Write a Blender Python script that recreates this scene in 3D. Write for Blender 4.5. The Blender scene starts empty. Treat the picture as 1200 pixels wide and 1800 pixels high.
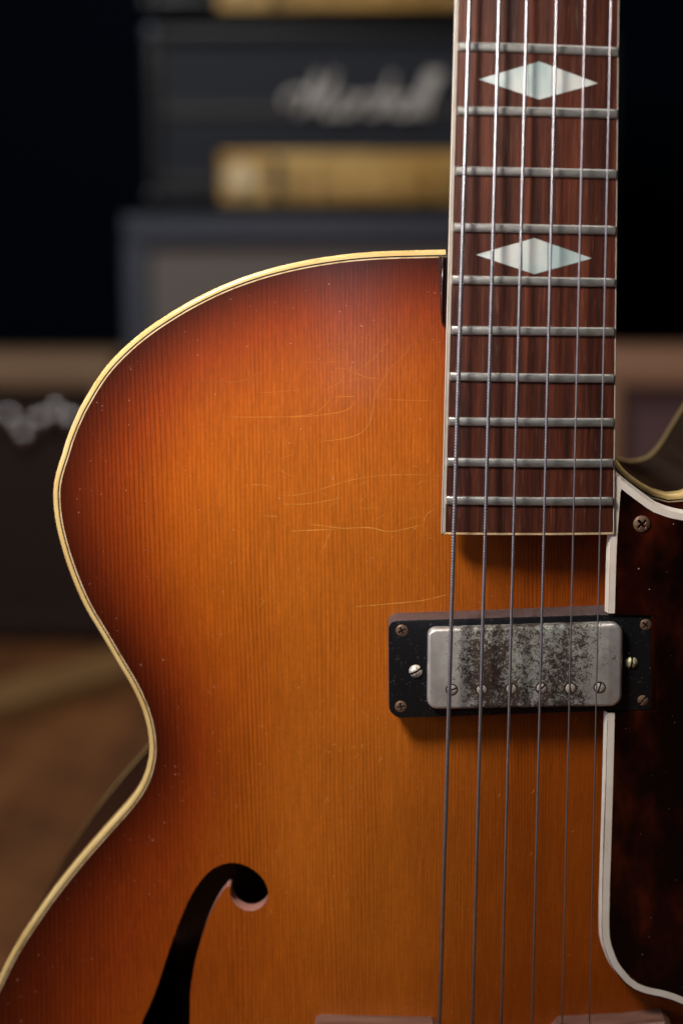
import bpy, bmesh, math, random
import numpy as np
from mathutils import Vector, Matrix, geometry
random.seed(7)
C = bpy.context.scene
COL = C.collection
# ------------------------------------------------------------------ camera
FPX = 2500.0                       # focal length in pixels of the 1200x1800 photograph
TH = math.atan(425/FPX)            # camera looks down by 9.6 degrees
DIST = 0.446
PS = math.atan(100/FPX*math.cos(TH))
CZ = 0.62
CAM = Vector((0, -DIST*math.cos(TH)*math.cos(PS), CZ))
RT = Vector((math.cos(PS), math.sin(PS), 0))
UPV = Vector((-math.sin(PS)*math.sin(TH), math.cos(PS)*math.sin(TH), math.cos(TH)))
FW = Vector((-math.sin(PS)*math.cos(TH), math.cos(PS)*math.cos(TH), -math.sin(TH)))
cd = bpy.data.cameras.new('camera')
cam = bpy.data.objects.new('camera', cd); COL.objects.link(cam)
cam.matrix_world = Matrix(((RT.x, UPV.x, -FW.x, CAM.x), (RT.y, UPV.y, -FW.y, CAM.y), (RT.z, UPV.z, -FW.z, CAM.z), (0, 0, 0, 1)))
cd.sensor_fit = 'VERTICAL'; cd.sensor_height = 36; cd.sensor_width = 24
cd.lens = 36*FPX/1800
cd.clip_start = 0.05; cd.clip_end = 50
cd.dof.use_dof = True; cd.dof.focus_distance = 0.4495; cd.dof.aperture_fstop = 4.5
C.camera = cam
# ------------------------------------------------------------------ world + lamps
w = bpy.data.worlds.new('World'); C.world = w; w.use_nodes = True
w.node_tree.nodes['Background'].inputs[0].default_value = (0.5, 0.6, 0.8, 1)
w.node_tree.nodes['Background'].inputs[1].default_value = 0.003
def U(px, py, Y=0.0):
    d = RT*((px-600)/FPX) + UPV*((900-py)/FPX) + FW
    return CAM + d*((Y-CAM.y)/d.y)
GC = U(700, 1000, 0)
def area(name, off, size, power, col, aim=None, sy=None):
    l = bpy.data.lights.new(name, 'AREA'); l.energy = power; l.color = col; l.size = size
    if sy: l.shape = 'RECTANGLE'; l.size_y = sy
    o = bpy.data.objects.new(name, l); COL.objects.link(o)
    o.location = GC + Vector(off)
    a = aim if aim is not None else GC
    o.rotation_euler = (a-o.location).to_track_quat('-Z', 'Y').to_euler()
    return o
area('key_softbox', (-0.165, -0.195, 0.255), 0.09, 1.72, (1.0, 0.91, 0.80), aim=U(420, 850, 0))
area('front_window', (-0.08, -1.3, 0.25), 0.10, 0.26, (0.95, 0.90, 1.0), sy=0.24)
area('overhead_fill', (0.22, -0.08, 0.95), 0.3, 2.2, (1.0, 0.93, 0.84))  # weak overhead fill, added to brighten the cutaway binding
area('side_window', (-1.15, -0.48, 0.22), 0.44, 4.0, (0.84, 0.85, 1.0), sy=0.48)
area('background_fill', (-0.7, 0.75, 1.5), 0.5, 17, (0.98, 0.94, 0.90), aim=U(500, 500, 1.75))  # added fill for the amplifiers behind; stands for no known lamp
C.view_settings.view_transform = 'Standard'; C.view_settings.look = 'None'
C.view_settings.exposure = 0; C.view_settings.gamma = 1
C.render.engine = 'CYCLES'
# ------------------------------------------------------------------ material helpers
class NT:
    def __init__(s, name):
        s.m = bpy.data.materials.new(name); s.m.use_nodes = True
        s.t = s.m.node_tree; s.n = s.t.nodes; s.b = s.n['Principled BSDF']
    def new(s, kind, **kw):
        nd = s.n.new('ShaderNode'+kind)
        for k, v in kw.items():
            if k.startswith('i_'):
                key = k[2:]; nd.inputs[int(key) if key.isdigit() else key.replace('_', ' ')].default_value = v
            else: setattr(nd, k, v)
        return nd
    def link(s, a, b): s.t.links.new(a, b)
    def set(s, **kw):
        for k, v in kw.items(): s.b.inputs[k.replace('_', ' ')].default_value = v
    def coord(s, scale=(1, 1, 1), rot=(0, 0, 0)):
        tc = s.new('TexCoord'); mp = s.new('Mapping')
        mp.inputs['Scale'].default_value = scale; mp.inputs['Rotation'].default_value = rot
        s.link(tc.outputs['Object'], mp.inputs['Vector']); return mp.outputs[0]
    def noise(s, co, scale, detail=3, rough=0.5):
        nd = s.new('TexNoise'); nd.inputs['Scale'].default_value = scale; nd.inputs['Detail'].default_value = detail
        nd.inputs['Roughness'].default_value = rough
        s.link(co, nd.inputs['Vector']); return nd.outputs['Fac']
    def ramp(s, fac, stops, interp='LINEAR'):
        r = s.new('ValToRGB'); r.color_ramp.interpolation = interp
        e = r.color_ramp.elements
        while len(e) < len(stops): e.new(0.5)
        for i, (p, c) in enumerate(stops):
            e[i].position = p
            e[i].color = (*c, 1) if hasattr(c, '__len__') else (c, c, c, 1)
        s.link(fac, r.inputs[0]); return r.outputs[0]
    def mix(s, fac, a, b, mode='MIX'):
        m = s.new('Mix', data_type='RGBA', blend_type=mode)
        for ix, v in ((0, fac), (6, a), (7, b)):
            sock = m.inputs[ix]
            if isinstance(v, (int, float)): sock.default_value = v if ix == 0 else (v, v, v, 1)
            elif isinstance(v, tuple): sock.default_value = (*v, 1)
            else: s.link(v, sock)
        return m.outputs[2]
    def math(s, op, a, b=0.5, clamp=False):
        m = s.new('Math', operation=op, use_clamp=clamp)
        for i, v in enumerate((a, b)):
            if isinstance(v, (int, float)): m.inputs[i].default_value = v
            else: s.link(v, m.inputs[i])
        return m.outputs[0]
    def bump(s, h, strength=0.2, dist=0.0005):
        b = s.new('Bump'); b.inputs['Strength'].default_value = strength; b.inputs['Distance'].default_value = dist
        s.link(h, b.inputs['Height']); s.link(b.outputs[0], s.b.inputs['Normal']); return b
    def col(s, c): s.link(c, s.b.inputs['Base Color'])
def plain(name, c, rough=0.5, metal=0.0, coat=0.0, var=0.12, vs=60, bump=0.0, bs=400, spec=0.5):
    t = NT(name); co = t.coord()
    n = t.noise(co, vs, 4)
    t.col(t.mix(n, tuple(x*(1-var) for x in c), tuple(min(1, x*(1+var)) for x in c)))
    t.set(Roughness=rough, Metallic=metal, Coat_Weight=coat, Coat_Roughness=0.08)
    t.b.inputs['Specular IOR Level'].default_value = spec
    if bump: t.bump(t.noise(co, bs, 3), bump, 0.0004)
    return t.m
# sunburst spruce top: the burst is the finish itself, read from the distance to the rim
t = NT('sunburst_spruce')
at = t.new('Attribute', attribute_name='rim_distance')
co = t.coord()
warp = t.noise(t.coord((1, 1, .35)), 22, 3)
d = t.math('ADD', at.outputs['Fac'], t.math('MULTIPLY', t.math('SUBTRACT', warp, .5), .10))
sz = t.new('SeparateXYZ'); t.link(co, sz.inputs[0])
wide = t.new('MapRange'); wide.inputs['From Min'].default_value = 0.62-.175; wide.inputs['From Max'].default_value = 0.62-.235
wide.inputs['To Min'].default_value = 1.0; wide.inputs['To Max'].default_value = .52; t.link(sz.outputs['Z'], wide.inputs['Value'])
d = t.math('MULTIPLY', d, wide.outputs[0])     # the burst is wider on the lower bout
burst = t.ramp(d, [(0.0, (.060, .008, .002)), (.06, (.125, .016, .0025)), (.17, (.27, .040, .004)), (.35, (.42, .090, .006)), (.56, (.50, .128, .010)), (1.0, (.50, .135, .012))])
sx = t.new('SeparateXYZ'); t.link(co, sx.inputs[0])
wob = t.noise(t.coord((1, 1, .14)), 26, 2)
wob2 = t.noise(t.coord((1, 1, .02)), 60, 2)
xx = t.math('ADD', sx.outputs['X'], t.math('MULTIPLY', wob, .010))
xx = t.math('ADD', xx, t.math('MULTIPLY', wob2, .0022))
xx = t.math('ADD', xx, t.math('MULTIPLY', sx.outputs['Z'], .012))
ph = t.math('ADD', t.math('MULTIPLY', xx, 835), t.math('MULTIPLY', t.math('MULTIPLY', xx, xx), 1373))
sn = t.math('SINE', t.math('MULTIPLY', ph, 2*math.pi), 0)
lines = t.math('POWER', t.math('MULTIPLY', t.math('ADD', sn, 1.0), .5), 5.0)
linevar = t.noise(t.coord((1, 1, .10)), 45, 3)
lines = t.math('MULTIPLY', lines, t.ramp(linevar, [(.35, .25), (.65, 1.0)]))
fib = t.noise(t.coord((1, 1, .05)), 1500, 3)
mott = t.noise(t.coord((1, 1, .6)), 900, 4, .6)
c1 = t.mix(t.math('MULTIPLY', lines, .78), burst, t.mix(1.0, burst, (.42, .30, .30), 'MULTIPLY'))
c2 = t.mix(1.0, c1, t.ramp(fib, [(.3, .84), (.7, 1.12)]), 'MULTIPLY')
c3 = t.mix(1.0, c2, t.ramp(mott, [(.3, .92), (.7, 1.08)]), 'MULTIPLY')
big = t.noise(t.coord((1, 1, .4)), 30, 3)
c4 = t.mix(1.0, c3, t.ramp(big, [(.3, .88), (.7, 1.08)]), 'MULTIPLY')
dust = t.ramp(t.noise(co, 1050, 1), [(.765, 0.0), (.80, 1.0)])
c5 = t.mix(t.math('MULTIPLY', dust, .45), c4, (.75, .50, .36))
dent = t.ramp(t.noise(co, 420, 2), [(.80, 0.0), (.83, 1.0)])
c6 = t.mix(t.math('MULTIPLY', dent, .5), c5, (.10, .02, .003))
# brown toning that deepens left to right, full from the strings onward
right_toning = t.ramp(t.math('ADD', sx.outputs['X'], t.math('MULTIPLY', t.math('SUBTRACT', warp, .5), .05)), [(.004, 0.0), (.040, 1.0)])
c6 = t.mix(t.math('MULTIPLY', right_toning, .9), c6, t.mix(1.0, c6, (.60, .46, .34), 'MULTIPLY'))
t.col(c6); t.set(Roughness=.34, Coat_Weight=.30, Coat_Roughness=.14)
t.b.inputs['Specular IOR Level'].default_value = .3
hb = t.math('ADD', t.math('MULTIPLY', lines, -.5), t.math('MULTIPLY', mott, .7))
t.bump(hb, .18, .0003)
M_TOP = t.m
# rosewood
t = NT('rosewood')
g = t.noise(t.coord((1, 1, .035)), 420, 5, .65)
g2 = t.noise(t.coord((1, 1, .08)), 110, 3)
c = t.ramp(g, [(.28, (.020, .005, .0035)), (.46, (.066, .015, .008)), (.62, (.120, .029, .013)), (.80, (.20, .060, .028))])
c = t.mix(1.0, c, t.ramp(g2, [(.3, .55), (.7, 1.35)]), 'MULTIPLY')
g3 = t.noise(t.coord((1, 1, .045)), 1700, 4, .7)
c = t.mix(1.0, c, t.ramp(g3, [(.36, .65), (.62, 1.15)]), 'MULTIPLY')
pores = t.ramp(t.noise(t.coord((1, 1, .10)), 1300, 2), [(.62, 0.0), (.70, 1.0)])
c = t.mix(t.math('MULTIPLY', pores, .20), c, (.24, .13, .09))
t.col(c); t.set(Roughness=.5); t.bump(t.math('ADD', g, g3), .5, .0003)
t.b.inputs['Specular IOR Level'].default_value = .35
M_ROSE = t.m
# bindings
t = NT('aged_cream_binding')
n = t.noise(t.coord((1, 1, 1)), 90, 4)
t.col(t.ramp(n, [(.3, (.68, .46, .17)), (.7, (.79, .58, .25))])); t.set(Roughness=.28, Coat_Weight=.3)
M_CREAM = t.m
t = NT('white_binding')
n = t.noise(t.coord(), 140, 4)
t.col(t.ramp(n, [(.3, (.74, .66, .58)), (.7, (.86, .81, .74))])); t.set(Roughness=.35)
M_WHITE = t.m
t = NT('yellowed_edge_binding')
t.col(t.ramp(t.noise(t.coord(), 300, 4), [(.3, (.45, .28, .12)), (.5, (.72, .52, .30)), (.8, (.80, .64, .42))])); t.set(Roughness=.45)
M_EDGE = t.m
M_BLACKLINE = plain('black_purfling', (.012, .011, .010), .35)
# fret and steel metals
t = NT('nickel_fret')
n = t.noise(t.coord((.3, 1, 1)), 700, 4)
t.col(t.ramp(n, [(.3, (.36, .36, .355)), (.7, (.54, .54, .525))])); t.set(Metallic=.85, Roughness=.42); t.bump(n, .2, .0001)
M_FRET = t.m
def string_mat(name, c, pitch):
    t = NT(name); sx = t.new('SeparateXYZ'); t.link(t.coord(), sx.inputs[0])
    s = t.math('SINE', t.math('MULTIPLY', sx.outputs['Z'], 2*math.pi/pitch), 0)
    n = t.noise(t.coord(), 500, 3)
    t.col(t.mix(n, tuple(x*.7 for x in c), tuple(x*1.25 for x in c)))
    t.set(Metallic=.9, Roughness=.30); t.bump(s, .3, .00008); return t.m
M_WOUND = string_mat('wound_string_steel', (.52, .52, .57), .0009)
M_PLAIN = plain('plain_string_steel', (.52, .50, .54), .3, .9)
# pearl
t = NT('pearl_inlay')
oi = t.new('ObjectInfo')
n = t.math('ADD', t.noise(t.coord((1, 1, .6), (0, .5, 0)), 110, 4), t.math('MULTIPLY', t.math('SUBTRACT', oi.outputs['Random'], .5), .28))
t.col(t.ramp(n, [(.3, (.42, .54, .56)), (.45, (.58, .66, .66)), (.6, (.68, .70, .68)), (.75, (.46, .58, .66))])); t.set(Roughness=.25, Coat_Weight=.5)
M_PEARL = t.m
# tortoise shell plastic
t = NT('tortoise_shell')
n = t.noise(t.coord((1, 1, .55), (0, .4, 0)), 42, 4, .55)
n2 = t.noise(t.coord((1, 1, .5), (0, -.3, 0)), 130, 4, .6)
nn = t.math('ADD', t.math('MULTIPLY', n, .75), t.math('MULTIPLY', n2, .25))
c = t.ramp(nn, [(.46, (.005, .0015, .0012)), (.54, (.018, .0032, .0016)), (.63, (.055, .008, .003)), (.76, (.14, .022, .006))])
du = t.ramp(t.noise(t.coord(), 900, 1), [(.77, 0.0), (.79, 1.0)])
c = t.mix(t.math('MULTIPLY', du, .6), c, (.5, .45, .4))
t.col(c); t.set(Roughness=.12); M_TORT = t.m
# black pickup ring plastic
t = NT('black_ring_plastic')
du = t.ramp(t.noise(t.coord(), 1500, 1), [(.70, 0.0), (.80, 1.0)])
t.col(t.mix(t.math('MULTIPLY', du, .30), (.010, .010, .012), (.40, .38, .38))); t.set(Roughness=.26)
t.bump(t.noise(t.coord(), 900, 3), .05, .0003); M_RING = t.m
t = NT('grey_ring_side')
n = t.noise(t.coord(), 1600, 3, .7)
t.col(t.ramp(n, [(.3, (.040, .028, .028)), (.7, (.17, .13, .135))])); t.set(Roughness=.42); M_RINGSIDE = t.m  # ring walls speckled grey-brown, paler than the black face
# corroded nickel cover
t = NT('corroded_nickel_cover')
tc = t.new('TexCoord'); sg = t.new('SeparateXYZ'); t.link(tc.outputs['Generated'], sg.inputs[0])
co = t.coord()
edge = t.math('ABSOLUTE', t.math('SUBTRACT', sg.outputs['X'], .5), 0)
n1 = t.noise(co, 330, 6, .85); n2 = t.noise(co, 1900, 4, .8); n3 = t.noise(t.coord((1, 1, .5)), 75, 3)
k = t.math('ADD', t.math('MULTIPLY', n1, .5), t.math('MULTIPLY', n2, .5))
k = t.math('ADD', k, t.math('MULTIPLY', t.math('SUBTRACT', n3, .5), .35))
emask = t.ramp(t.math('ADD', edge, t.math('MULTIPLY', t.math('SUBTRACT', t.noise(co, 130, 5), .5), .22)), [(.22, .5), (.46, .37)])
k = t.math('ADD', k, t.math('SUBTRACT', emask, .5))
corr = t.ramp(k, [(.465, 0.0), (.51, 1.0)])
pat = t.noise(co, 700, 5, .75)
metalc = t.ramp(t.noise(t.coord(), 220, 4), [(.3, (.58, .55, .53)), (.7, (.74, .71, .69))])
green = t.ramp(pat, [(.38, (.26, .25, .235)), (.60, (.42, .455, .42))])
inner = t.ramp(t.math('ADD', edge, t.math('MULTIPLY', t.math('SUBTRACT', t.noise(co, 180, 5), .5), .3)), [(.26, 1.0), (.42, 0.0)])
base = t.mix(inner, metalc, green)
dark = t.ramp(pat, [(.3, (.016, .008, .007)), (.7, (.085, .055, .045))])
t.col(t.mix(corr, base, dark))
t.link(t.math('SUBTRACT', .65, t.math('MULTIPLY', t.math('ADD', corr, inner, True), .55)), t.b.inputs['Metallic'])
t.link(t.math('ADD', .40, t.math('MULTIPLY', corr, .15)), t.b.inputs['Roughness'])
t.bump(t.math('ADD', t.math('MULTIPLY', corr, -.6), pat), .35, .0003); M_COVER = t.m
M_SCREW = plain('old_nickel_screw', (.66, .60, .53), .38, .5, var=.35, vs=900, bump=.2, bs=1500)
M_BRASS = plain('greenish_brass_screw', (.62, .60, .38), .42, .4, var=.4, vs=900, bump=.3, bs=1500)
M_COPPER = plain('tarnished_copper_screw', (.30, .19, .13), .45, .7, var=.4, vs=700, bump=.3, bs=1500)
M_SLOT = plain('slot_dirt', (.022, .010, .007), .8)
M_SIDE = plain('dark_lacquered_side', (.024, .008, .004), .35, spec=.25, coat=.08, var=.4, vs=25)
M_BACK = plain('dark_lacquered_back', (.06, .02, .008), .2, coat=.6, var=.4, vs=25)
M_INSIDE = plain('dark_inside_wood', (.07, .04, .028), .8, var=.2)
M_FEDGE = plain('stained_hole_edge', (.50, .24, .20), .35, coat=.5, var=.25, vs=120)
t = NT('finish_check_line')
at = t.new('Attribute', attribute_name='rim_distance')
cr = t.ramp(at.outputs['Fac'], [(0, (.10, .014, .004)), (.2, (.32, .055, .007)), (.4, (.66, .20, .025)), (.7, (.84, .35, .065))])
t.col(t.mix(t.noise(t.coord(), 350, 3), cr, t.mix(1.0, cr, (.5, .45, .4), 'MULTIPLY'))); t.set(Roughness=.5); t.b.inputs['Specular IOR Level'].default_value = .2; M_CRACK = t.m
t = NT('chipped_dark_lacquer')
n = t.noise(t.coord((1, 1, .35)), 700, 5, .75)
t.col(t.ramp(n, [(.56, (.018, .004, .003)), (.62, (.16, .03, .008)), (.70, (.50, .30, .22))])); t.set(Roughness=.25, Coat_Weight=.5)
t.bump(n, .5, .0004); M_CHIP = t.m
# background
M_VINYL = plain('black_amp_vinyl', (.007, .008, .011), .42, bump=.3, bs=500)
M_CABV = plain('worn_grey_blue_vinyl', (.045, .052, .072), .45, bump=.3, bs=500, vs=8)
M_PANEL = plain('black_front_cloth', (.006, .010, .019), .7)
M_PIPE = plain('grey_piping', (.045, .042, .040), .5)
t = NT('gold_control_panel')
n = t.noise(t.coord((1, 1, 1)), 9, 3)
t.col(t.ramp(n, [(.35, (.50, .29, .08)), (.65, (.74, .50, .19))])); t.set(Metallic=.6, Roughness=.35); M_GOLD = t.m
t = NT('checked_grille_cloth')
ck = t.new('TexChecker'); ck.inputs['Scale'].default_value = 180; t.link(t.coord(), ck.inputs['Vector'])
ck.inputs['Color1'].default_value = (.27, .255, .24, 1); ck.inputs['Color2'].default_value = (.13, .12, .115, 1)
t.col(t.mix(t.noise(t.coord(), 6, 3), ck.outputs['Color'], (.20, .17, .15))); t.set(Roughness=.9); t.b.inputs['Specular IOR Level'].default_value = .1; M_CLOTH = t.m
M_TAN = plain('tan_cabinet_covering', (.30, .185, .105), .6, var=.25, vs=9, bump=.2)
M_TAN2 = plain('orange_brown_cabinet_wood', (.42, .22, .13), .5, var=.2, vs=10, bump=.2)
M_DGRILLE = plain('dark_brown_grille', (.030, .014, .010), .9, var=.25, vs=14)
M_RGRILLE = plain('oxblood_grille_cloth', (.17, .095, .095), .9, var=.2, vs=14)
M_CHROME = plain('chrome', (.95, .95, .97), .22, 1.0, var=.02)
M_KNOB = plain('black_knob', (.02, .02, .02), .3)
M_LOGO = plain('white_logo_plastic', (.62, .60, .56), .4)
M_NAVY = plain('navy_wall_paint', (.0006, .0026, .0068), .8, var=.35, vs=3, spec=.04)
t = NT('brown_wood_floor')
cc = t.coord((1, 1, 1), (0, 0, .55))
n = t.noise(t.coord((5, .6, 1), (0, 0, .55)), 4, 5)
br = t.new('TexBrick'); br.inputs['Scale'].default_value = 1; br.inputs['Brick Width'].default_value = .9; br.inputs['Row Height'].default_value = .12
br.inputs['Mortar Size'].default_value = .004
br.inputs['Color1'].default_value = (.30, .105, .030, 1); br.inputs['Color2'].default_value = (.12, .045, .016, 1); br.inputs['Mortar'].default_value = (.01, .006, .004, 1)
t.link(cc, br.inputs['Vector'])
t.col(t.mix(.5, br.outputs['Color'], t.ramp(n, [(.3, (.05, .022, .012)), (.7, (.36, .15, .05))]))); t.set(Roughness=.45); M_FLOOR = t.m
# ------------------------------------------------------------------ mesh helpers
def mesh(name, verts, faces, mats, parent=None, smooth=False, mi=None):
    me = bpy.data.meshes.new(name); me.from_pydata([tuple(v) for v in verts], [], faces)
    for m in (mats if isinstance(mats, (list, tuple)) else [mats]): me.materials.append(m)
    if mi: me.polygons.foreach_set('material_index', mi)
    bm = bmesh.new(); bm.from_mesh(me); bmesh.ops.recalc_face_normals(bm, faces=bm.faces); bm.to_mesh(me); bm.free()
    if smooth:
        me.polygons.foreach_set('use_smooth', [True]*len(me.polygons))
        if smooth != True: me.set_sharp_from_angle(angle=math.radians(smooth))
    o = bpy.data.objects.new(name, me); COL.objects.link(o)
    setp(o, parent); return o
def setp(o, p):
    if p is not None:
        o.parent = p
        o.matrix_parent_inverse = (world_of(p)).inverted()
def world_of(p):
    b = Matrix.Translation(p.location)
    return (world_of(p.parent) @ p.matrix_parent_inverse @ b) if p.parent else b
def thing(name, label, cat, loc, group=None):
    o = bpy.data.objects.new(name, None); o.empty_display_size = .05; COL.objects.link(o)
    o.location = loc; o['label'] = label; o['category'] = cat
    if group: o['group'] = group
    return o
def catmull(pts, step, closed=False):
    P = [Vector(p) for p in pts]; out = []
    n = len(P); rng = range(n if closed else n-1)
    for i in rng:
        p1, p2 = P[i], P[(i+1) % n]
        p0 = P[i-1] if (closed or i > 0) else p1*2-p2
        p3 = P[(i+2) % n] if (closed or i+2 < n) else p2*2-p1
        k = max(1, int((p2-p1).length/step))
        for j in range(k):
            s = j/k; a, b, c_, d_ = p1*2, p2-p0, p0*2-p1*5+p2*4-p3, p1*3-p0-p2*3+p3
            out.append((a+b*s+c_*s*s+d_*s*s*s)*.5)
    if not closed: out.append(P[-1])
    return out
def XZ(px, py, Y): v = U(px, py, Y); return Vector((v.x, v.z))
def normals2(P, closed):
    n = len(P); out = []
    for i in range(n):
        a = P[i-1] if (closed or i > 0) else P[i]
        b = P[(i+1) % n] if (closed or i < n-1) else P[i]
        e1 = (P[i]-a); e2 = (b-P[i])
        if e1.length < 1e-9: e1 = e2
        if e2.length < 1e-9: e2 = e1
        n1 = Vector((-e1.y, e1.x)).normalized(); n2 = Vector((-e2.y, e2.x)).normalized()
        m = (n1+n2)
        m = m.normalized() if m.length > 1e-6 else n1
        out.append(m/max(.5, m.dot(n1)))
    return out
def area2(P): return sum(P[i-1].x*P[i].y-P[i].x*P[i-1].y for i in range(len(P)))/2
def sweep(name, P, N, prof, mat, parent, closed=False, smooth=40, cap=True):
    """prof: list of (inward, Y); N: inward normals"""
    V = []; F = []; m = len(prof); n = len(P)
    for p, q in zip(P, N):
        for (a, y) in prof: V.append((p.x+q.x*a, y, p.y+q.y*a))
    for i in range(n if closed else n-1):
        j = (i+1) % n
        for k in range(m-1): F.append((i*m+k, i*m+k+1, j*m+k+1, j*m+k))
    return mesh(name, V, F, mat, parent, smooth)
def rounded(pts, radii, seg=6):
    out = []; n = len(pts)
    for i in range(n):
        p = Vector(pts[i]); a = (Vector(pts[i-1])-p); b = (Vector(pts[(i+1) % n])-p)
        r = radii[i] if hasattr(radii, '__len__') else radii
        if r <= 0: out.append(p); continue
        ha = a.angle(b)/2; L = min(r/math.tan(ha), a.length*.49, b.length*.49); r2 = L*math.tan(ha)
        c = p+(a.normalized()+b.normalized()).normalized()*(r2/math.sin(ha))
        s = p+a.normalized()*L; e = p+b.normalized()*L
        v0 = s-c; v1 = e-c; ang = v0.angle_signed(v1)
        for k in range(seg+1):
            rot = Matrix.Rotation(-ang*k/seg, 2); out.append(c+rot@v0)
    return out
def prism(name, P, rings, mat, parent, smooth=35, mi_fn=None, capback=True):
    """P closed 2D polygon (x,z); rings: list of (inset, Y), first is the visible face's edge"""
    s = 1 if area2(P) > 0 else -1
    N = [q*s for q in normals2(P, True)]
    V = []; n = len(P)
    for (a, y) in rings:
        for p, q in zip(P, N): V.append((p.x+q.x*a, y, p.y+q.y*a))
    F = [tuple(range(n))]; mi = [0]
    for k in range(len(rings)-1):
        for i in range(n):
            j = (i+1) % n; F.append((k*n+i, k*n+j, (k+1)*n+j, (k+1)*n+i)); mi.append(mi_fn(k) if mi_fn else 0)
    if capback: F.append(tuple((len(rings)-1)*n+i for i in range(n))); mi.append(0)
    return mesh(name, V, F, mat, parent, smooth, mi)
def box(name, a, b, mat, parent=None, bev=0.0):
    bm = bmesh.new(); bmesh.ops.create_cube(bm, size=1)
    for v in bm.verts: v.co = Vector(((a[i]+b[i])/2+v.co[i]*(b[i]-a[i]) for i in range(3)))
    if bev: bmesh.ops.bevel(bm, geom=list(bm.edges), offset=bev, segments=2, affect='EDGES', profile=.6)
    V = [v.co.copy() for v in bm.verts]; bm.verts.index_update(); F = [[v.index for v in f.verts] for f in bm.faces]; bm.free()
    return mesh(name, V, F, mat, parent, 40 if bev else False)
def tube(name, pts, rad, mat, parent, seg=10):
    V = []; F = []; n = len(pts)
    for i, p in enumerate(pts):
        d = (pts[min(i+1, n-1)]-pts[max(i-1, 0)]).normalized()
        a = d.cross(Vector((0, 1, 0)))
        if a.length < 1e-3: a = d.cross(Vector((1, 0, 0)))
        a.normalize(); b = d.cross(a)
        r = rad(i) if callable(rad) else rad
        for k in range(seg):
            t_ = 2*math.pi*k/seg; V.append(p+a*math.cos(t_)*r+b*math.sin(t_)*r)
    for i in range(n-1):
        for k in range(seg):
            j = (k+1) % seg; F.append((i*seg+k, i*seg+j, (i+1)*seg+j, (i+1)*seg+k))
    F.append(tuple(range(seg))); F.append(tuple((n-1)*seg+k for k in range(seg)))
    return mesh(name, V, F, mat, parent, True)
# ------------------------------------------------------------------ setting
box('floor', (-6, -3, -.05), (6, 4.2, 0), M_FLOOR)['kind'] = 'structure'
box('wall', (-6, 2.6, 0.002), (6, 2.75, 3.4), M_NAVY)['kind'] = 'structure'
# ------------------------------------------------------------------ THE GUITAR
RIM = .018; DEPTH = .086; HARCH = .0068
G = thing('archtop_guitar', 'sunburst hollow-body archtop guitar with cream binding, one f-hole in view and black-ringed neck pickup', 'guitar', U(930, 2950, RIM+.04))
left_px = [(783, 438.5), (735, 439.5), (683, 441), (640, 443.5), (596, 448), (550, 455), (508, 463.5), (467, 474), (427, 487), (391, 501), (357, 517), (323, 535), (292, 554), (262, 574), (234, 596), (210, 618), (187.5, 642), (169, 667), (152.5, 694), (138, 720), (126, 747), (116, 773), (108, 800), (98, 832), (93, 864), (96, 909), (106, 955), (123, 1008), (148, 1066), (177, 1115), (205, 1163), (231, 1207), (251, 1252), (261, 1296), (261, 1333), (250, 1371), (227, 1408), (183, 1458), (137.5, 1510), (92, 1567), (54, 1621), (21, 1673), (-6, 1727), (-60, 1840), (-120, 1990), (-165, 2160), (-180, 2330), (-150, 2520), (-60, 2710), (100, 2870), (330, 2985), (620, 3050), (930, 3070)]
right_px = [(1240, 3050), (1530, 2985), (1760, 2870), (1920, 2710), (2010, 2520), (2040, 2330), (2025, 2160), (1960, 1950), (1860, 1740), (1740, 1560), (1640, 1430), (1600, 1320), (1625, 1210), (1690, 1080), (1740, 950), (1740, 800), (1680, 670), (1580, 590), (1480, 570), (1400, 600), (1355, 655), (1330, 690), (1300, 740), (1268, 790), (1238, 838), (1215, 861), (1195, 868), (1175, 869.5), (1150, 863), (1130, 852), (1110, 838), (1095, 824), (1083, 808)]
path = catmull([XZ(x, y, RIM) for x, y in left_px+right_px], .0028)
pocket = [XZ(x, y, RIM) for x, y in [(1074, 790), (1066, 700), (1062, 460), (1040, 445), (900, 440), (800, 439)]]
poly = path+pocket
SGN = 1 if area2(poly) > 0 else -1
PN = [q*SGN for q in normals2(path, False)]
polyN = [q*SGN for q in normals2(poly, True)]
# profiles
R = RIM
sweep('binding', path, PN, [(.0, R+.0062), (0, R+.0010), (.00012, R+.0004), (.0005, R+.00005), (.0010, R-.0001), (.00165, R-.0001), (.00165, R+.0004)], M_CREAM, G)
sweep('purfling', path, PN, [(.00165, R+.0004), (.00165, R-.00006), (.00212, R-.00006), (.00212, R+.0003)], M_BLACKLINE, G)
sweep('inner_binding', path, PN, [(.00212, R+.0004), (.00212, R-.0001), (.00252, R-.0001), (.00252, R+.0003)], M_EDGE, G)
sweep('side', path, PN, [(.0003, R+.0061), (.0003, R+DEPTH-.006)], M_SIDE, G)
sweep('side_lining', path, PN, [(.003, R+.004), (.003, R+DEPTH-.001)], M_INSIDE, G)
B = R+DEPTH
sweep('back_binding', path, PN, [(0, B-.0061), (0, B-.001), (.0005, B-.0002), (.0025, B), (.0025, B-.001)], M_CREAM, G)
prism('back', [p+q*.0024 for p, q in zip(poly, polyN)], [(0, B-.0008), (.0, B+.0005), (.003, B+.0015)], M_BACK, G)
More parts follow.
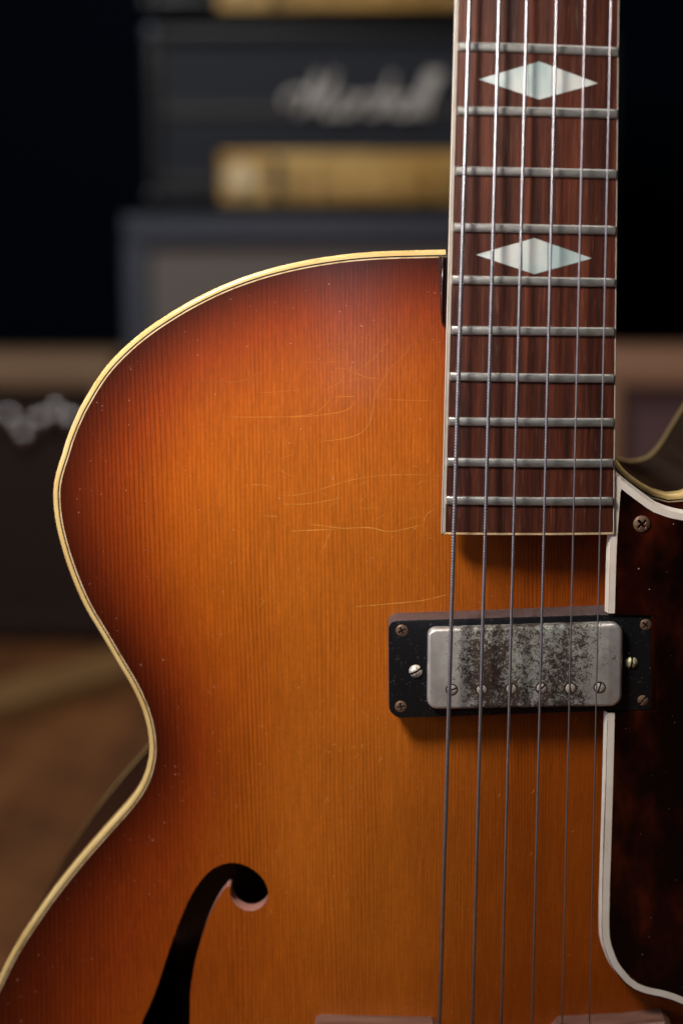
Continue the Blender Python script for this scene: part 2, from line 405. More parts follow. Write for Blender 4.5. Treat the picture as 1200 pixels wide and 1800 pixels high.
# f-hole
fh = [(249, 1800), (265, 1765), (277.5, 1732), (290, 1693), (302.5, 1656), (316, 1620), (332.5, 1583), (350, 1555), (367.5, 1536), (385, 1525.5), (402.5, 1520.5), (420, 1521), (437.5, 1527), (452.5, 1536.5), (464, 1549), (470, 1562.5), (470.7, 1577.5), (462.5, 1592.5), (447.5, 1601), (432.5, 1602), (417.5, 1595), (407, 1584), (403, 1572.5), (404.5, 1561.5), (399, 1561), (387.5, 1575), (375, 1596), (364, 1620), (354, 1650), (345, 1681), (339, 1711), (334.5, 1745), (334, 1780), (332, 1815), (325, 1860), (310, 1910), (285, 1965), (255, 2010), (220, 2040), (180, 2055), (145, 2045), (120, 2015), (117, 1985), (132, 1962), (155, 1955), (175, 1965), (185, 1985), (200, 1965), (214, 1930), (228, 1880), (238, 1835)]
YF = .0132   # depth of the top near the hole
fpts = catmull([XZ(x, y, YF) for x, y in fh], .0012, True)
# top surface
bx = np.array([[p.x, p.y] for p in poly])
seg = np.roll(bx, -1, 0)-bx; L = np.linalg.norm(seg, axis=1); mid = bx+seg/2
# subdivide for integral
sub = []; wl = []
for i in range(len(bx)):
    k = max(1, int(L[i]/.0015)+0)
    for j in range(k): sub.append(bx[i]+seg[i]*((j+.5)/k)); wl.append(L[i]/k)
sub = np.array(sub); wl = np.array(wl)
def rimdist(pts):
    pts = np.asarray(pts); out = np.empty(len(pts)); p = 4.0
    for a in range(0, len(pts), 2000):
        q = pts[a:a+2000]
        dd = np.sqrt(((q[:, None, :]-sub[None])**2).sum(2))+1e-5
        # exact-ish distance blended with a smooth one so no crease shows in the middle
        s = (wl[None]/dd**p).sum(1)
        out[a:a+2000] = (s*2/math.pi)**(-1/(p-1))
    return out
def archh(dv):
    s = np.clip(dv/.105, 0, 1)
    return HARCH*(.5-.5*np.cos(math.pi*s**.85))
def topY(x, z): return RIM-float(archh(rimdist([[x, z]]))[0])
def inside(poly_, x, y):
    px_ = np.array([p[0] for p in poly_]); py_ = np.array([p[1] for p in poly_])
    qx = np.roll(px_, -1); qy = np.roll(py_, -1)
    x = np.asarray(x)[:, None]; y = np.asarray(y)[:, None]
    c = ((py_ > y) != (qy > y)) & (x < (qx-px_)*(y-py_)/(qy-py_+1e-15)+px_)
    return (c.sum(1) % 2) == 1
inner = [p+q*.0025 for p, q in zip(poly, polyN)]
mn = bx.min(0); mx = bx.max(0); st = .0027
gx, gz = np.meshgrid(np.arange(mn[0], mx[0], st), np.arange(mn[1], mx[1], st*.866))
gx = gx+(np.arange(gx.shape[0]) % 2)[:, None]*st/2
gp = np.stack([gx.ravel(), gz.ravel()], 1)
ip = np.array([[p.x, p.y] for p in inner]); fp = np.array([[p.x, p.y] for p in fpts])
gp = gp[inside(ip, gp[:, 0], gp[:, 1])]
near = np.ones(len(gp), bool)
for a in range(0, len(gp), 3000):
    q = gp[a:a+3000]
    near[a:a+3000] = (np.sqrt(((q[:, None]-ip[None])**2).sum(2)).min(1) > .0014) & (np.sqrt(((q[:, None]-fp[None])**2).sum(2)).min(1) > .0009)
gp = gp[near & ~inside(fp, gp[:, 0], gp[:, 1])]
ni, nf = len(ip), len(fp)
cv = [Vector(v) for v in np.concatenate([ip, fp, gp])]
ce = [(i, (i+1) % ni) for i in range(ni)]+[(ni+i, ni+(i+1) % nf) for i in range(nf)]
rv, re_, rf, *_ = geometry.delaunay_2d_cdt(cv, ce, [], 0, 1e-7)
rv = np.array([[v.x, v.y] for v in rv]); cen = np.array([rv[list(f)].mean(0) for f in rf])
keep = inside(ip, cen[:, 0], cen[:, 1]) & ~inside(fp, cen[:, 0], cen[:, 1])
rd = rimdist(rv); hh = archh(rd)
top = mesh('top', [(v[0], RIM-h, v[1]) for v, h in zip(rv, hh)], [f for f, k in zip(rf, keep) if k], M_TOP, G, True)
if sum(p.normal.y for p in top.data.polygons) > 0: top.data.flip_normals()
a = top.data.attributes.new('rim_distance', 'FLOAT', 'POINT')
# store as 0..1 over 95 mm
a.data.foreach_set('value', np.clip((rd-.0025)/.095, 0, 1).astype(np.float32))
# hole wall
fy = RIM-archh(rimdist(fp))
V = [(p[0], y, p[1]) for p, y in zip(fp, fy)]+[(p[0], y+.0055, p[1]) for p, y in zip(fp, fy)]
mesh('f_hole_edge', V, [(i, (i+1) % nf, nf+(i+1) % nf, nf+i) for i in range(nf)], M_FEDGE, G, True)
# finish checking lines lying in the lacquer
z8 = [[(500, 577), (600, 577), (700, 575), (770, 565), (810, 535), (825, 510)], [(700, 578), (790, 570), (870, 555), (900, 520)], [(670, 815), (720, 812), (790, 795), (870, 770), (950, 755), (1040, 750), (1125, 752)], [(675, 840), (760, 838), (865, 818)], [(750, 900), (800, 905), (860, 912), (940, 910), (1000, 922), (1060, 912), (1105, 900)], [(400, 470), (480, 472), (540, 470), (590, 450), (620, 440)], [(600, 503), (660, 500), (730, 492)], [(890, 445), (950, 400), (1000, 340), (1050, 280), (1080, 230)], [(960, 500), (985, 460), (1000, 430), (1040, 395), (1075, 345), (1110, 300)], [(900, 360), (950, 310), (985, 260), (1030, 200), (1075, 150)], [(800, 350), (860, 355), (910, 340)], [(790, 650), (870, 640), (920, 620), (945, 580), (955, 520), (975, 480)], [(985, 523), (1060, 525), (1140, 528)], [(560, 785), (610, 782), (650, 790)], [(1105, 900), (1115, 870), (1145, 850)], [(700, 410), (770, 410), (850, 408)], [(890, 1150), (1000, 1140), (1100, 1130), (1180, 1112)], [(610, 875), (670, 878)], [(800, 980), (815, 940), (822, 920)], [(830, 430), (870, 430), (930, 455), (985, 460)], [(600, 1125), (620, 1135), (605, 1155)], [(840, 915), (700, 922), (720, 925)], [(830, 515), (900, 513)], [(805, 492), (850, 470), (880, 425)]]
cl = [[(x/1.7143+100, y/1.7143+400) for x, y in l] for l in z8]
for i in range(34):      # hairlines of the upper bout
    x = random.uniform(470, 760); y = random.uniform(560, 940); l_ = random.uniform(12, 45); a0 = random.gauss(-.15, .5); cvt = random.uniform(-.25, .25)
    cl.append([(x+l_*k/3*math.cos(a0+cvt*k), y+l_*k/3*math.sin(a0+cvt*k)) for k in range(4)])
for i in range(46):
    x = random.gauss(650, 70) if i < 26 else random.uniform(440, 1040); y = random.uniform(1230, 1420) if i < 34 else random.uniform(1040, 1700)
    s = random.uniform(3, 9); a0 = random.uniform(0, 6.28)
    cl.append([(x+s*math.cos(a0+k*.6), y+s*math.sin(a0+k*.6)*.9) for k in range(random.choice((3, 4)))])
V = []; F = []
for li, l in enumerate(cl):
    pts = catmull([Vector(XZ(x, y, .0095)) for x, y in l], .0012)
    if not all(inside(ip, [p.x for p in pts], [p.y for p in pts])): continue
    ys = RIM-archh(rimdist([[p.x, p.y] for p in pts])); nrm = normals2(pts, False); n = len(pts); b0 = len(V)
    wmax = random.uniform(.00010, .00018) if li < 24 else (.00008 if li < 58 else .00012)
    for i, (p, y, q) in enumerate(zip(pts, ys, nrm)):
        r = wmax*(.25+.75*math.sin(math.pi*(i+.3)/(n-.4))**.5 if 0 < i < n-1 else .1)*random.uniform(.6, 1.2)
        V += [(p.x-q.x*r, y-.000015, p.y-q.y*r), (p.x, y-.000035, p.y), (p.x+q.x*r, y-.000015, p.y+q.y*r)]
    for i in range(n-1):
        k = b0+3*i; F += [(k, k+1, k+4, k+3), (k+1, k+2, k+5, k+4)]
o = mesh('finish_crack', V, F, M_CRACK, G); o['kind'] = 'stuff'
a = o.data.attributes.new('rim_distance', 'FLOAT', 'POINT')
a.data.foreach_set('value', np.clip(rimdist([[v[0], v[2]] for v in V])/.095, 0, 1).astype(np.float32))
# ---- neck, fingerboard
EY = .0011
def lerp(a, b, s): return a+(b-a)*s
def linept(pa, pb, py, Y):      # point on the straight image line pa-pb at height py
    s = (py-pa[1])/(pb[1]-pa[1]); return U(lerp(pa[0], pb[0], s), py, Y)
LO = (U(799.5, 0, EY), U(775.5, 940, EY)); RO = (U(1087.5, 0, EY), U(1079, 940, EY))
LI = (U(806, 0, EY), U(782.5, 935.5, EY)); RI = (U(1085.5, 0, EY), U(1076.5, 935.5, EY))
TOPS = -2.1     # parameter of the nut end, beyond the frame
def crown(u): return .0013*((2*u-1)**2)
nu = 18
def fb_strip(name, A, Bp, v0, v1, mat, y0, y1, crn=True, nv=2, bev=0.0):
    V = []; F = []
    for j in range(nv+1):
        s = lerp(v0, v1, j/nv)
        a_ = A[0].lerp(A[1], s) if 0 <= s <= 1 else A[0]+(A[1]-A[0])*s
        b_ = Bp[0]+(Bp[1]-Bp[0])*s
        for i in range(nu+1):
            u = i/nu; p = a_.lerp(b_, u); V.append((p.x, y0+crown(u) if crn else y0, p.z))
        V.append((b_.x, y1, b_.z)); V.append((a_.x, y1, a_.z))
    m = nu+3
    for j in range(nv):
        for i in range(m): F.append((j*m+i, j*m+(i+1) % m, (j+1)*m+(i+1) % m, (j+1)*m+i))
    F.append(tuple(range(m))); F.append(tuple(nv*m+i for i in range(m)))
    return mesh(name, V, F, mat, parent=FB, smooth=30)
FB = None
FB = fb_strip('fingerboard', LI, RI, TOPS, 1.0, M_ROSE, 0, .0062); setp(FB, G)
# bindings round it (slightly deeper so they butt)
def strip3(name, quad, y0, y1, mat, parent, bev=.00025):
    P = [Vector((q.x, q.z)) for q in quad]
    return prism(name, rounded(P, .0001, 2), [(bev, y0), (bev*.3, y0+bev*.3), (0, y0+bev), (0, y1)], mat, parent)
def ext(A, s): return A[0]+(A[1]-A[0])*s
cx1 = U(782.5, 935.5, EY); 
strip3('side_binding', [ext(LO, TOPS), ext(LO, 1), ext(LI, 1.0)+Vector((0, 0, -.0001)), ext(LI, TOPS)], .0012, .0068, M_WHITE, FB)
strip3('side_binding', [ext(RI, TOPS), ext(RI, 1.0), ext(RO, 1), ext(RO, TOPS)], .0013, .0068, M_WHITE, FB)
# end binding follows the crown
V = []; F = []
e0, e1 = U(776.2, 940.5, EY), U(1078.6, 940.5, EY); i0, i1 = ext(LI, 1.0), ext(RI, 1.0)
for i in range(nu+1):
    u = i/nu; y = crown(u)
    p = i0.lerp(i1, u); q = e0.lerp(e1, u); f_ = p.lerp(q, .75)
    V += [(p.x, y+.00005, p.z), (f_.x, y+.0001, f_.z), (q.x, y+.0004, q.z), (q.x, .0068, q.z)]
for i in range(nu):
    for k in range(3): F.append((4*i+k, 4*i+k+1, 4*i+5+k, 4*i+4+k))
mesh('end_binding', V, F, M_EDGE, FB, 40)
# side dots on binding
for (x, y) in ((796, 117), (794.5, 175), (788.5, 445)):
    c = U(x, y, .003); 
    P = [Vector((c.x+.0001*math.cos(k*.785), c.z+.0009*math.sin(k*.785))) for k in range(8)]
    V = [(U(x-1.5, y, .0036).x-.0002-.0002*math.cos(k*.785), .0036+.0011*math.cos(k*.785), c.z+.0011*math.sin(k*.785)) for k in range(8)]
# neck
V = []; F = []; ns = 14
sl = [TOPS, -1.2, -.4, .1, .40, .46]
for s in sl:
    a_ = ext(LO, s)+Vector((.0004, 0, 0)); b_ = ext(RO, s)-Vector((.0004, 0, 0))
    hgt = .020 if s < .4 else .040
    for k in range(ns+1):
        an = math.pi*k/ns; V.append((lerp(a_.x, b_.x, .5-.5*math.cos(an)), .0064+hgt*math.sin(an)**.8, a_.z))
m = ns+1
for j in range(len(sl)-1):
    for k in range(m): F.append((j*m+k, j*m+(k+1) % m, (j+1)*m+(k+1) % m, (j+1)*m+k))
F.append(tuple(range(m))); F.append(tuple((len(sl)-1)*m+k for k in range(m)))
mesh('neck', V, F, M_SIDE, G, 40)
hb_ = box('fingerboard_riser', (ext(LO, 1).x+.0045, .0066, ext(LO, .975).z+.0015), (ext(RO, 1).x-.004, .016, ext(LO, .45).z), M_SIDE, G)
# heel edge with chipped lacquer beside the neck
P = [XZ(x, y, .014) for x, y in [(771, 450), (781, 450), (781, 566), (777, 572), (774, 560)]]
prism('heel_edge', P, [(.0005, .0145), (.0001, .0149), (0, .0155), (0, .020)], M_CHIP, G)
tube('heel_chip', [U(778.5, 452, .0143), U(777, 500, .0140), U(776.5, 545, .0136), U(778, 562, .0138)], lambda i: .00035, M_CHIP, G, 6)
# ---- frets
fr = [((805, 82), (1087, 92)), ((803, 195), (1085.5, 201)), ((799.5, 301), (1084, 307)), ((797, 400.5), (1082.5, 406)), ((794, 492.6), (1081, 498)), ((792.5, 581.5), (1080, 584.6)), ((790.3, 663), (1079.5, 667)), ((788, 742), (1078.8, 744)), ((786, 813.5), (1078, 816)), ((783.8, 881), (1077, 883))]
ends = [(U(a_[0], a_[1]-1, 0), U(b_[0], b_[1]-1, 0)) for a_, b_ in fr]
# frets beyond the top of the frame, by the equal-tempered rule
z11, z12 = (ends[0][0].z+ends[0][1].z)/2, (ends[1][0].z+ends[1][1].z)/2
ratio = 2**(1/12); zz = z11; dz = (z11-z12)
for k in range(8):
    dz *= ratio; zz += dz; s = (ext(LI, 0).z-zz)/(ext(LI, 0).z-ext(LI, 1).z)
    ends.append((Vector((ext(LI, s).x, 0, zz+.0002)), Vector((ext(RI, s).x, 0, zz-.0002))))
def fret(a_, b_):
    prof = [(.00135, .0001), (.00134, -.00050), (.00118, -.00082), (.00080, -.00100), (-.00080, -.00104), (-.00115, -.00088), (-.00134, -.00050), (-.00135, .0001)]
    V = []; F = []; m = len(prof); n = 20
    us = [0, .006]+[(i+1)/n for i in range(n-1)]+[.994, 1]
    for i, u in enumerate(us):
        p = a_.lerp(b_, u); y = crown(u); sc = .35 if i in (0, len(us)-1) else 1
        for (dz_, dy) in prof: V.append((p.x, y+(dy*sc if dy < 0 else dy), p.z+dz_*(.9 if sc < 1 else 1)))
    for j in range(len(us)-1):
        for k in range(m-1): F.append((j*m+k, j*m+k+1, (j+1)*m+k+1, (j+1)*m+k))
    F.append(tuple(range(m))); F.append(tuple((len(us)-1)*m+k for k in range(m)))
    return mesh('fret', V, F, M_FRET, FB, 50)
for a_, b_ in ends: fret(a_, b_)
# ---- inlays: three pearl pieces each
def fbY(x, z):
    s = (ext(LI, 0).z-z)/(ext(LI, 0).z-ext(LI, 1).z); a_, b_ = ext(LI, s).x, ext(RI, s).x
    return crown((x-a_)/(b_-a_))
def inlay(pieces):
    for pc in pieces:
        P = [XZ(x, y, 0) for x, y in pc]; Q = []
        for i in range(len(P)):
            for k in range(6): Q.append(P[i].lerp(P[(i+1) % len(P)], k/6))
        V = [(q.x, fbY(q.x, q.y)-.00008, q.y) for q in Q]+[(q.x, fbY(q.x, q.y)+.0003, q.y) for q in Q]; n = len(Q)
        c = sum(P, Vector((0, 0)))/len(P); V.append((c.x, fbY(c.x, c.y)-.00008, c.y))
        F = [(i, (i+1) % n, 2*n) for i in range(n)]+[(i, (i+1) % n, n+(i+1) % n, n+i) for i in range(n)]
        mesh('inlay_piece', V, F, M_PEARL, FB)
def diamond(l, r, t_, b_, d1, d2):
    def on(p, q, x): s = (x-p[0])/(q[0]-p[0]); return (x, p[1]+(q[1]-p[1])*s)
    g_ = .5
    return [[l, on(l, t_, d1-g_), on(l, b_, d1-g_)], [on(l, t_, d1+g_), t_, on(t_, r, d2-g_), on(b_, r, d2-g_), b_, on(l, b_, d1+g_)], [on(t_, r, d2+g_), r, on(b_, r, d2+g_)]]
inlay(diamond((840.5, 139), (1051, 146), (947, 108), (947, 175), 928, 969))
inlay(diamond((836, 447.7), (1040, 454), (938.5, 418.3), (938.5, 482), 917, 962))
# ---- strings
sp = [[(825, 0), (814, 480), (800.5, 960), (790.5, 1250), (772, 1800)], [(877, 0), (867, 480), (856, 960), (847, 1250), (829.6, 1800)], [(925.5, 0), (917.5, 480), (907.5, 960), (898.5, 1250), (880.4, 1800)], [(977.6, 0), (971, 480), (961.5, 960), (952.7, 1250), (934.6, 1800)], [(1028, 0), (1022.5, 480), (1014.4, 960), (1004.6, 1250), (987, 1800)], [(1073, 0), (1068.5, 480), (1060.8, 960), (1052, 1250), (1035, 1800)]]
rads = [.00066, .00056, .00045, .00039, .00027, .00022]
def stY(py): return lerp(-.0026, -.0070, (py+200)/2050)
for i, (pp, r) in enumerate(zip(sp, rads)):
    a_ = U(*pp[0], stY(0)); b_ = U(*pp[-1], stY(1800)); 
    m_ = U(*pp[2], stY(960)); 
    # a straight string: fit through its two ends in view, carried past both edges of the frame
    d_ = (b_-a_); p0 = a_-d_*1.06; p1 = a_+d_*1.06
    o = tube('string', [p0.lerp(p1, k/8) for k in range(9)], r, M_WOUND if i < 4 else M_PLAIN, G, 12)
    if i == 0: o['label'] = 'thickest wound string, nearest the cream fingerboard edge'
# ---- pickguard
lo = [(1080, 834), (1079.5, 870), (1077.5, 940), (1072, 960), (1070, 1020), (1068.5, 1082)]
PGY = .0022
pg = [(1081, 836), (1094, 846), (1107, 856), (1120, 866.5), (1133, 876), (1143, 884), (1153, 890), (1173, 897.5), (1200, 903), (1240, 906), (1290, 895), (1360, 840), (1430, 760), (1500, 900), (1540, 1200), (1530, 1500), (1450, 1720), (1330, 1790), (1250, 1785), (1200, 1767), (1180, 1759), (1159, 1753), (1135, 1748), (1112, 1740), (1097, 1728), (1083, 1711), (1071, 1691), (1063, 1670), (1058, 1650), (1057, 1629), (1058, 1560), (1060, 1480), (1064, 1360), (1067, 1252), (1152, 1250), (1153, 1082), (1068.5, 1080), (1070, 1020), (1072, 960), (1078, 880)]
pg = pg[::-1]
PGp = [XZ(x, y, PGY) for x, y in pg]
idx_a = pg.index((1067, 1252)); 
PG = prism('pickguard', PGp, [(0.0, PGY), (0, PGY+.0022)], M_TORT, G, 30)
# edge binding: bevelled cream strip, in two runs (below and above the pickup), proud of the plate by a hair
def run(pxs, w_, name='edge_binding', step=.002, rev=1, up=0.0):
    P = catmull([XZ(x, y, PGY) for x, y in pxs], step); N = [q*rev for q in normals2(P, False)]
    sweep(name, P, N, [(-.0009, PGY+.0028), (0.0, PGY-.00006-up), (w_, PGY-.00006-up), (w_, PGY+.0003)], M_WHITE, PG, smooth=30)
run([(1069, 1078), (1070.5, 1020), (1072.5, 960), (1075, 920), (1078.5, 870), (1080.2, 837)], .0019, rev=-1)
run([(1080.3, 835), (1094, 846), (1107, 856.5), (1120, 866.5), (1133, 876), (1153, 889.5), (1173, 897), (1200, 903), (1240, 906), (1290, 895), (1360, 840)], .0021, rev=-1, up=.00004)
prism('edge_binding', [XZ(x, y, PGY) for x, y in [(1080, 835.5), (1094, 846.5), (1090.5, 864), (1079, 864)]], [(0, PGY-.00002), (0, PGY+.0018)], M_WHITE, PG)
run([(1067.5, 1253), (1065, 1360), (1061.5, 1480), (1059, 1560), (1058, 1629), (1060, 1655), (1066, 1675), (1074, 1695), (1086, 1712), (1099, 1727), (1114, 1738), (1135, 1746), (1159, 1751), (1180, 1757), (1200, 1765), (1250, 1783), (1330, 1788)], .0022, rev=1)
# ---- screws
def screw(name, c, r, kind, ang, mat, parent, dome=.35, n=26):
    """heightfield head with a cut slot or cross; c = centre of the head's rim"""
    V = []; F = []; mi = []; idx = {}
    ca, sa = math.cos(ang), math.sin(ang)
    def insl(x, y):
        u = x*ca+y*sa; v = -x*sa+y*ca
        if kind == 'slot': return abs(v) < .15
        return (abs(v) < .13 and abs(u) < .62) or (abs(u) < .13 and abs(v) < .62)
    nr, na = 10, 40
    # polar
    def H(x, y):
        q = min(1, math.hypot(x, y)); h = dome*(1-q**2.4)
        return h-(.38 if insl(x, y) else 0)
    V.append((c.x, c.y-H(0, 0)*r, c.z))
    for i in range(1, nr+1):
        for k in range(na):
            q = i/nr; a_ = 2*math.pi*k/na; x, y = q*math.cos(a_), q*math.sin(a_)
            V.append((c.x+x*r, c.y-H(x, y)*r, c.z+y*r))
    for k in range(na): V.append((c.x+math.cos(2*math.pi*k/na)*r, c.y+.5*r, c.z+math.sin(2*math.pi*k/na)*r))
    def vi(i, k): return 0 if i == 0 else 1+(i-1)*na+(k % na)
    for k in range(na): F.append((0, vi(1, k), vi(1, k+1)))
    for i in range(1, nr+1):
        for k in range(na): F.append((vi(i, k), vi(i, k+1), vi(i+1, k+1), vi(i+1, k)))
    for f in F:
        mx_ = sum(V[q][0] for q in f)/len(f); mz_ = sum(V[q][2] for q in f)/len(f)
        mi.append(1 if insl((mx_-c.x)/r, (mz_-c.z)/r) and len(F) else 0)
    return mesh(name, V, F, [mat, M_SLOT], parent, 30, mi)
screw('guard_screw', U(1127, 921, PGY-.0004), .0026, 'cross', .75, M_COPPER, PG, .22)
# ---- pickup
PU = thing_pu = None
RY = .0030
ringP = rounded([XZ(x, y, RY) for x, y in [(682, 1091), (1144, 1078), (1143, 1248), (683, 1263)]], [.0030, .0012, .0014, .0042], 8)
ringc = sum(ringP, Vector((0, 0)))/len(ringP)
coverP = rounded([XZ(x, y, 0) for x, y in [(751.5, 1105.5), (1095, 1095.5), (1092, 1242), (750, 1248)]], [.0026, .0038, .0034, .0034], 8)
# ring as a frame: outer wall + top face with opening for the cover
PU = prism('pickup', ringP, [(.0004, RY), (.0001, RY+.0001), (0, RY+.0005), (-.0003, .0165)], [M_RING, M_RINGSIDE], G, 30, mi_fn=lambda k: 0 if k < 1 else 1)
prism('cover', coverP, [(.0012, -.0002), (.0007, -.00008), (.0003, .0003), (.00005, .0008), (0, .0014), (0, RY+.001)], M_COVER, PU, 60)
for x, y, k, an, mt, r in [(706, 1108.5, 'cross', .5, M_COPPER, .00195), (704, 1242, 'cross', .2, M_COPPER, .00190), (1134, 1098, 'cross', .9, M_COPPER, .0018), (1129, 1231, 'slot', .9, M_COPPER, .0017)]:
    screw('ring_screw', U(x, y, RY), r, k, an, mt, PU, .2)
screw('height_screw', U(730, 1180, RY), .00215, 'slot', .52, M_SCREW, PU, .62)
screw('height_screw', U(1109, 1165, RY), .00195, 'slot', 1.47, M_BRASS, PU, .6)
for (x, y), an in zip([(793.5, 1212.5), (846, 1212.5), (898, 1211), (951, 1210), (1001.7, 1210), (1053, 1208.6)], [.35, 2.1, 1.5, .78, 1.75, 1.3]):
    c = U(x, y, -.0003)
    pr = prism('pole_recess', [Vector((c.x+.0020*math.cos(k*.314), c.z+.0020*math.sin(k*.314))) for k in range(20)], [(0, -.00024), (0, .0002)], M_SLOT, PU)
    screw('pole_screw', U(x, y, -.00022), .00158, 'slot', an, M_SCREW, PU, .22)
# ---- bridge foot at the bottom of the frame
t = NT('bridge_rosewood')
n = t.noise(t.coord((.06, 1, 1)), 500, 4)
t.col(t.ramp(n, [(.3, (.13, .06, .045)), (.7, (.24, .13, .10))])); t.set(Roughness=.4); M_BR = t.m
BR = box('bridge', tuple(U(560, 1860, .001)), (U(1175, 1850, 0).x, .0005, U(560, 1835, 0).z), M_BR, G, 0)
bpoly = [(552, 1812), (560, 1808), (760, 1812), (790, 1840), (960, 1840), (985, 1811), (1100, 1805), (1168, 1797), (1180, 1806), (1180, 1850), (552, 1850)]
prism('bridge_foot', [XZ(x, y, .002) for x, y in bpoly], [(.0006, .002), (0, .0028), (0, .013)], M_BR, BR, 30)
# ------------------------------------------------------------------ BACKGROUND GEAR
SY = 1.75
def rect(name, x0, y0, x1, y1, Y, d0, d1, mat, parent, bev=0):
    a_ = U(x0, y0, Y); b_ = U(x1, y1, Y)
    return box(name, (a_.x, Y+d0, b_.z), (b_.x, Y+d1, a_.z), mat, parent, bev)
HD = thing('amplifier_head', 'lower black valve amplifier head with white script logo above its gold control panel', 'amplifier', U(660, 358, SY+.1), 'black amplifier heads in the stack')
rect('cabinet', 258, 50, 1075, 356, SY, .012, .25, M_VINYL, HD, .012)
for a_ in ((258, 50, 1075, 66), (258, 338, 384, 356), (258, 66, 284, 338), (1049, 66, 1075, 338)): rect('front_frame', *a_, SY, -.006, .013, M_VINYL, HD, .004)
rect('front_panel', 285, 66, 1048, 262, SY, .004, .0125, M_PANEL, HD)
rect('front_panel', 285, 262, 384, 337, SY, .004, .0125, M_PANEL, HD)
rect('piping', 286, 184, 1047, 198, SY, -.001, .0038, M_PIPE, HD)
rect('piping', 286, 311, 383, 322, SY, -.001, .0038, M_PIPE, HD)
rect('piping', 287, 67, 295, 183, SY, -.001, .0038, M_PIPE, HD)
gp_ = rect('control_panel', 386, 268, 1046, 357, SY, -.004, .0122, M_GOLD, HD, .004)
for i in range(9):
    c = U(520+i*52, 312, SY); P = [Vector((c.x+.010*math.cos(k*.524), c.z+.010*math.sin(k*.524))) for k in range(12)]
    prism('knob', P, [(.003, SY-.026), (0, SY-.022), (0, SY-.004)], M_GOLD, gp_)
c = U(425, 312, SY); prism('socket', [Vector((c.x+.026*math.cos(k*.524), c.z+.024*math.sin(k*.524))) for k in range(12)], [(.003, SY-.014), (0, SY-.011), (0, SY-.004)], plain('pale_brass', (.85, .68, .40), .3, .4), gp_)
for x, y in ((262, 52), (262, 340)):
    c = U(x+6, y+8, SY)
    bm = bmesh.new(); bmesh.ops.create_icosphere(bm, subdivisions=2, radius=.014)
    for v in bm.verts: v.co = Vector((v.co.x, v.co.y*.6, v.co.z))+Vector((c.x, SY-.003, c.z))
    bm.verts.index_update(); mesh('corner_cap', [v.co.copy() for v in bm.verts], [[v.index for v in f.verts] for f in bm.faces], M_VINYL if y > 100 else M_CABV, HD, True); bm.free()
rect('switch', 478, 280, 496, 348, SY, -.012, -.0045, M_KNOB, gp_, .002)
# script lettering of the logo, stroke by stroke
def letter(strokes, ox, oy=205, sc=1.0):
    out = []
    for s in strokes:
        pts = [(ox+(x+.28*y)*sc, oy-y*sc) for x, y in s]
        out.append(catmull([Vector(p) for p in pts], 4))
    return out
LT = {
 'M': [[(-14, 18), (-22, 34), (-8, 48), (12, 44), (22, 20), (14, 0)], [(14, 0), (24, 50), (32, 84)], [(32, 84), (36, 40), (40, 8)], [(40, 8), (56, 52), (66, 86)], [(66, 86), (64, 40), (66, 8), (74, 0), (82, 8)]],
 'a': [[(30, 34), (14, 38), (2, 22), (6, 4), (20, 2), (30, 18), (30, 36)], [(30, 34), (28, 10), (36, 2)]],
 'r': [[(0, 2), (4, 36)], [(4, 22), (14, 38), (24, 34)]],
 's': [[(24, 34), (12, 40), (8, 28), (20, 18), (16, 4), (0, 4)]],
 'h': [[(0, 2), (6, 80)], [(2, 20), (14, 38), (24, 30), (22, 8), (30, 2)]],
 'l': [[(0, 8), (8, 82), (16, 84), (10, 50), (6, 10), (14, 2)]]}
ox = 512; segs = []
for ch, adv in (('M', 88), ('a', 36), ('r', 26), ('s', 26), ('h', 32), ('a', 36), ('l', 17), ('l', 17)):
    segs += letter(LT[ch], ox, 203, .88); ox += adv*.87
V = []; F = []
for s in segs:
    nrm = normals2(s, False); b0 = len(V)
    for p, q in zip(s, nrm):
        for sg in (-1, 1):
            w_ = U(p.x+q.x*3.6*sg, p.y+q.y*3.6*sg, SY); V += [(w_.x, SY-.008, w_.z), (w_.x, SY-.003, w_.z)]
    for i in range(len(s)-1):
        k = b0+4*i; F += [(k, k+2, k+6, k+4), (k+1, k+3, k+7, k+5), (k, k+1, k+5, k+4), (k+2, k+3, k+7, k+6)]
mesh('script_logo', V, F, M_LOGO, HD)
def copy_tree(o, parent=None):
    c_ = o.copy(); COL.objects.link(c_)
    if parent is not None: c_.parent = parent; c_.matrix_parent_inverse = o.matrix_parent_inverse.copy()
    for ch in [x for x in bpy.data.objects if x.parent == o]: copy_tree(ch, c_)
    return c_
H2 = copy_tree(HD); H2['label'] = 'upper black amplifier head, only the foot of its gold panel visible at the top edge'
H2.location.z += (U(600, 14, SY).z-U(600, 356, SY).z)
# black cabinet under the heads
CB = thing('speaker_cabinet', 'black grey-edged speaker cabinet with pale checked grille cloth, under the amplifier heads', 'speaker cabinet', Vector((U(640, 400, SY).x, SY+.15, 0)))
a_ = U(216, 378, SY-.03); b_ = U(1070, 378, SY-.03)
z1 = a_.z; x0, x1 = a_.x, b_.x; Yc = SY-.03
box('cabinet', (x0, Yc+.014, .03), (x1, Yc+.36, z1), M_CABV, CB, .012)
fw = .045
for q in (((x0, z1-fw), (x1, z1)), ((x0, .03), (x1, .03+fw)), ((x0, .03+fw), (x0+fw*.85, z1-fw)), ((x1-fw*.85, .03+fw), (x1, z1-fw))):
    box('front_frame', (q[0][0], Yc-.006, q[0][1]), (q[1][0], Yc+.013, q[1][1]), M_CABV, CB, .005)
box('grille_cloth', (x0+fw*.85+.001, Yc+.004, .03+fw+.001), (x1-fw*.85-.001, Yc+.0135, z1-fw-.001), M_CLOTH, CB)
for x in (x0+.08, x1-.08):
    box('caster', (x-.02, Yc+.05, 0.001), (x+.02, Yc+.09, .0295), M_KNOB, CB, .006)
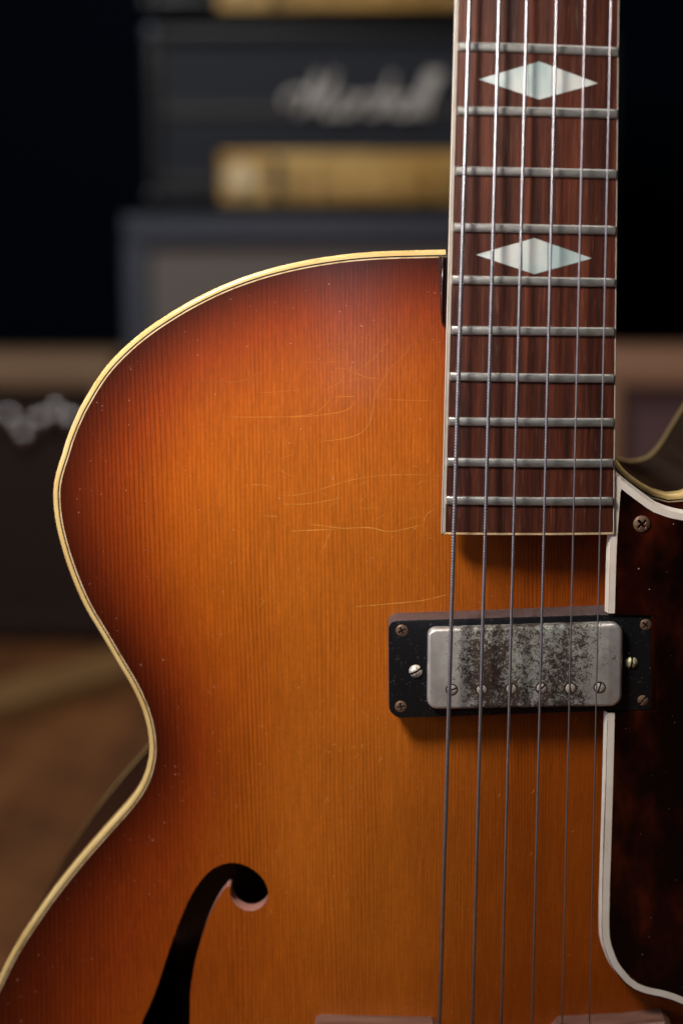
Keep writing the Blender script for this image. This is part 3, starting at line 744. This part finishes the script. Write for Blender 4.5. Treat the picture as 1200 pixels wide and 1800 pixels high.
# left tan combo amplifier
def combo(px0, px1, ptop, pband, Y, label, m1, m2, post, knobs, name='combo_amplifier'):
    a_ = U(px0, ptop, Y); b_ = U(px1, ptop, Y); zt = a_.z; th = zt-U(px0, pband, Y).z
    T = thing(name, label, 'amplifier', Vector(((a_.x+b_.x)/2, Y+.15, 0)))
    box('cabinet', (a_.x, Y+.03, .012), (b_.x, Y+.28, zt-.001), m1, T, .008)
    box('top_rail', (a_.x, Y-.004, zt-th), (b_.x, Y+.0295, zt), m1, T, .006)
    box('bottom_rail', (a_.x, Y-.004, .012), (b_.x, Y+.0295, .012+th*.8), m2, T, .006)
    box('side_rail', (a_.x, Y-.004, .012+th*.8), (a_.x+post, Y+.0295, zt-th), m1, T, .004)
    box('side_rail', (b_.x-post, Y-.004, .012+th*.8), (b_.x, Y+.0295, zt-th), m1, T, .004)
    box('grille', (a_.x+post+.001, Y+.012, .012+th*.8+.001), (b_.x-post-.001, Y+.029, zt-th-.001), m2, T)
    for (x, y) in knobs:
        c = U(x, y, Y)
        bm = bmesh.new(); bmesh.ops.create_uvsphere(bm, u_segments=16, v_segments=10, radius=.0135)
        for v in bm.verts: v.co = Vector((v.co.x, v.co.y*.9, v.co.z))+Vector((c.x, Y-.001, c.z))
        bm.verts.index_update(); mesh('knob', [v.co.copy() for v in bm.verts], [[v.index for v in f.verts] for f in bm.faces], M_CHROME, T, True); bm.free()
    return T
combo(-640, 200, 626, 680, 1.86, 'tan covered combo amplifier with dark brown grille and bright chrome knobs, left of the guitar', M_TAN, M_DGRILLE, .03, [(18, 732), (42, 762), (72, 738), (100, 722), (128, 738), (-35, 730), (-90, 735)])
combo(1064, 1900, 622, 678, 1.45, 'orange-brown wooden combo amplifier with oxblood grille, right of the neck', M_TAN2, M_RGRILLE, .022, [])
# wooden board on the floor in front of the left amplifier
def onfloor(px, py, z=0.0):
    d_ = RT*((px-600)/FPX)+UPV*((900-py)/FPX)+FW; return CAM+d_*((z-CAM.z)/d_.z)
q0, q1 = onfloor(-460, 1322, .03), onfloor(330, 1104, .03)
q2, q3 = onfloor(330, 1148, .03), onfloor(-460, 1382, .03)
V = [q0, q1, q2, q3]+[Vector((q.x, q.y, .001)) for q in (q0, q1, q2, q3)]
bd = mesh('wooden_board', V, [(0, 1, 2, 3), (4, 5, 6, 7), (0, 1, 5, 4), (1, 2, 6, 5), (2, 3, 7, 6), (3, 0, 4, 7)], plain('worn_pine', (.27, .145, .052), .6, var=.3, vs=8))
bd['label'] = 'worn wooden board lying slantwise on the floor before the tan amplifier'; bd['category'] = 'board'
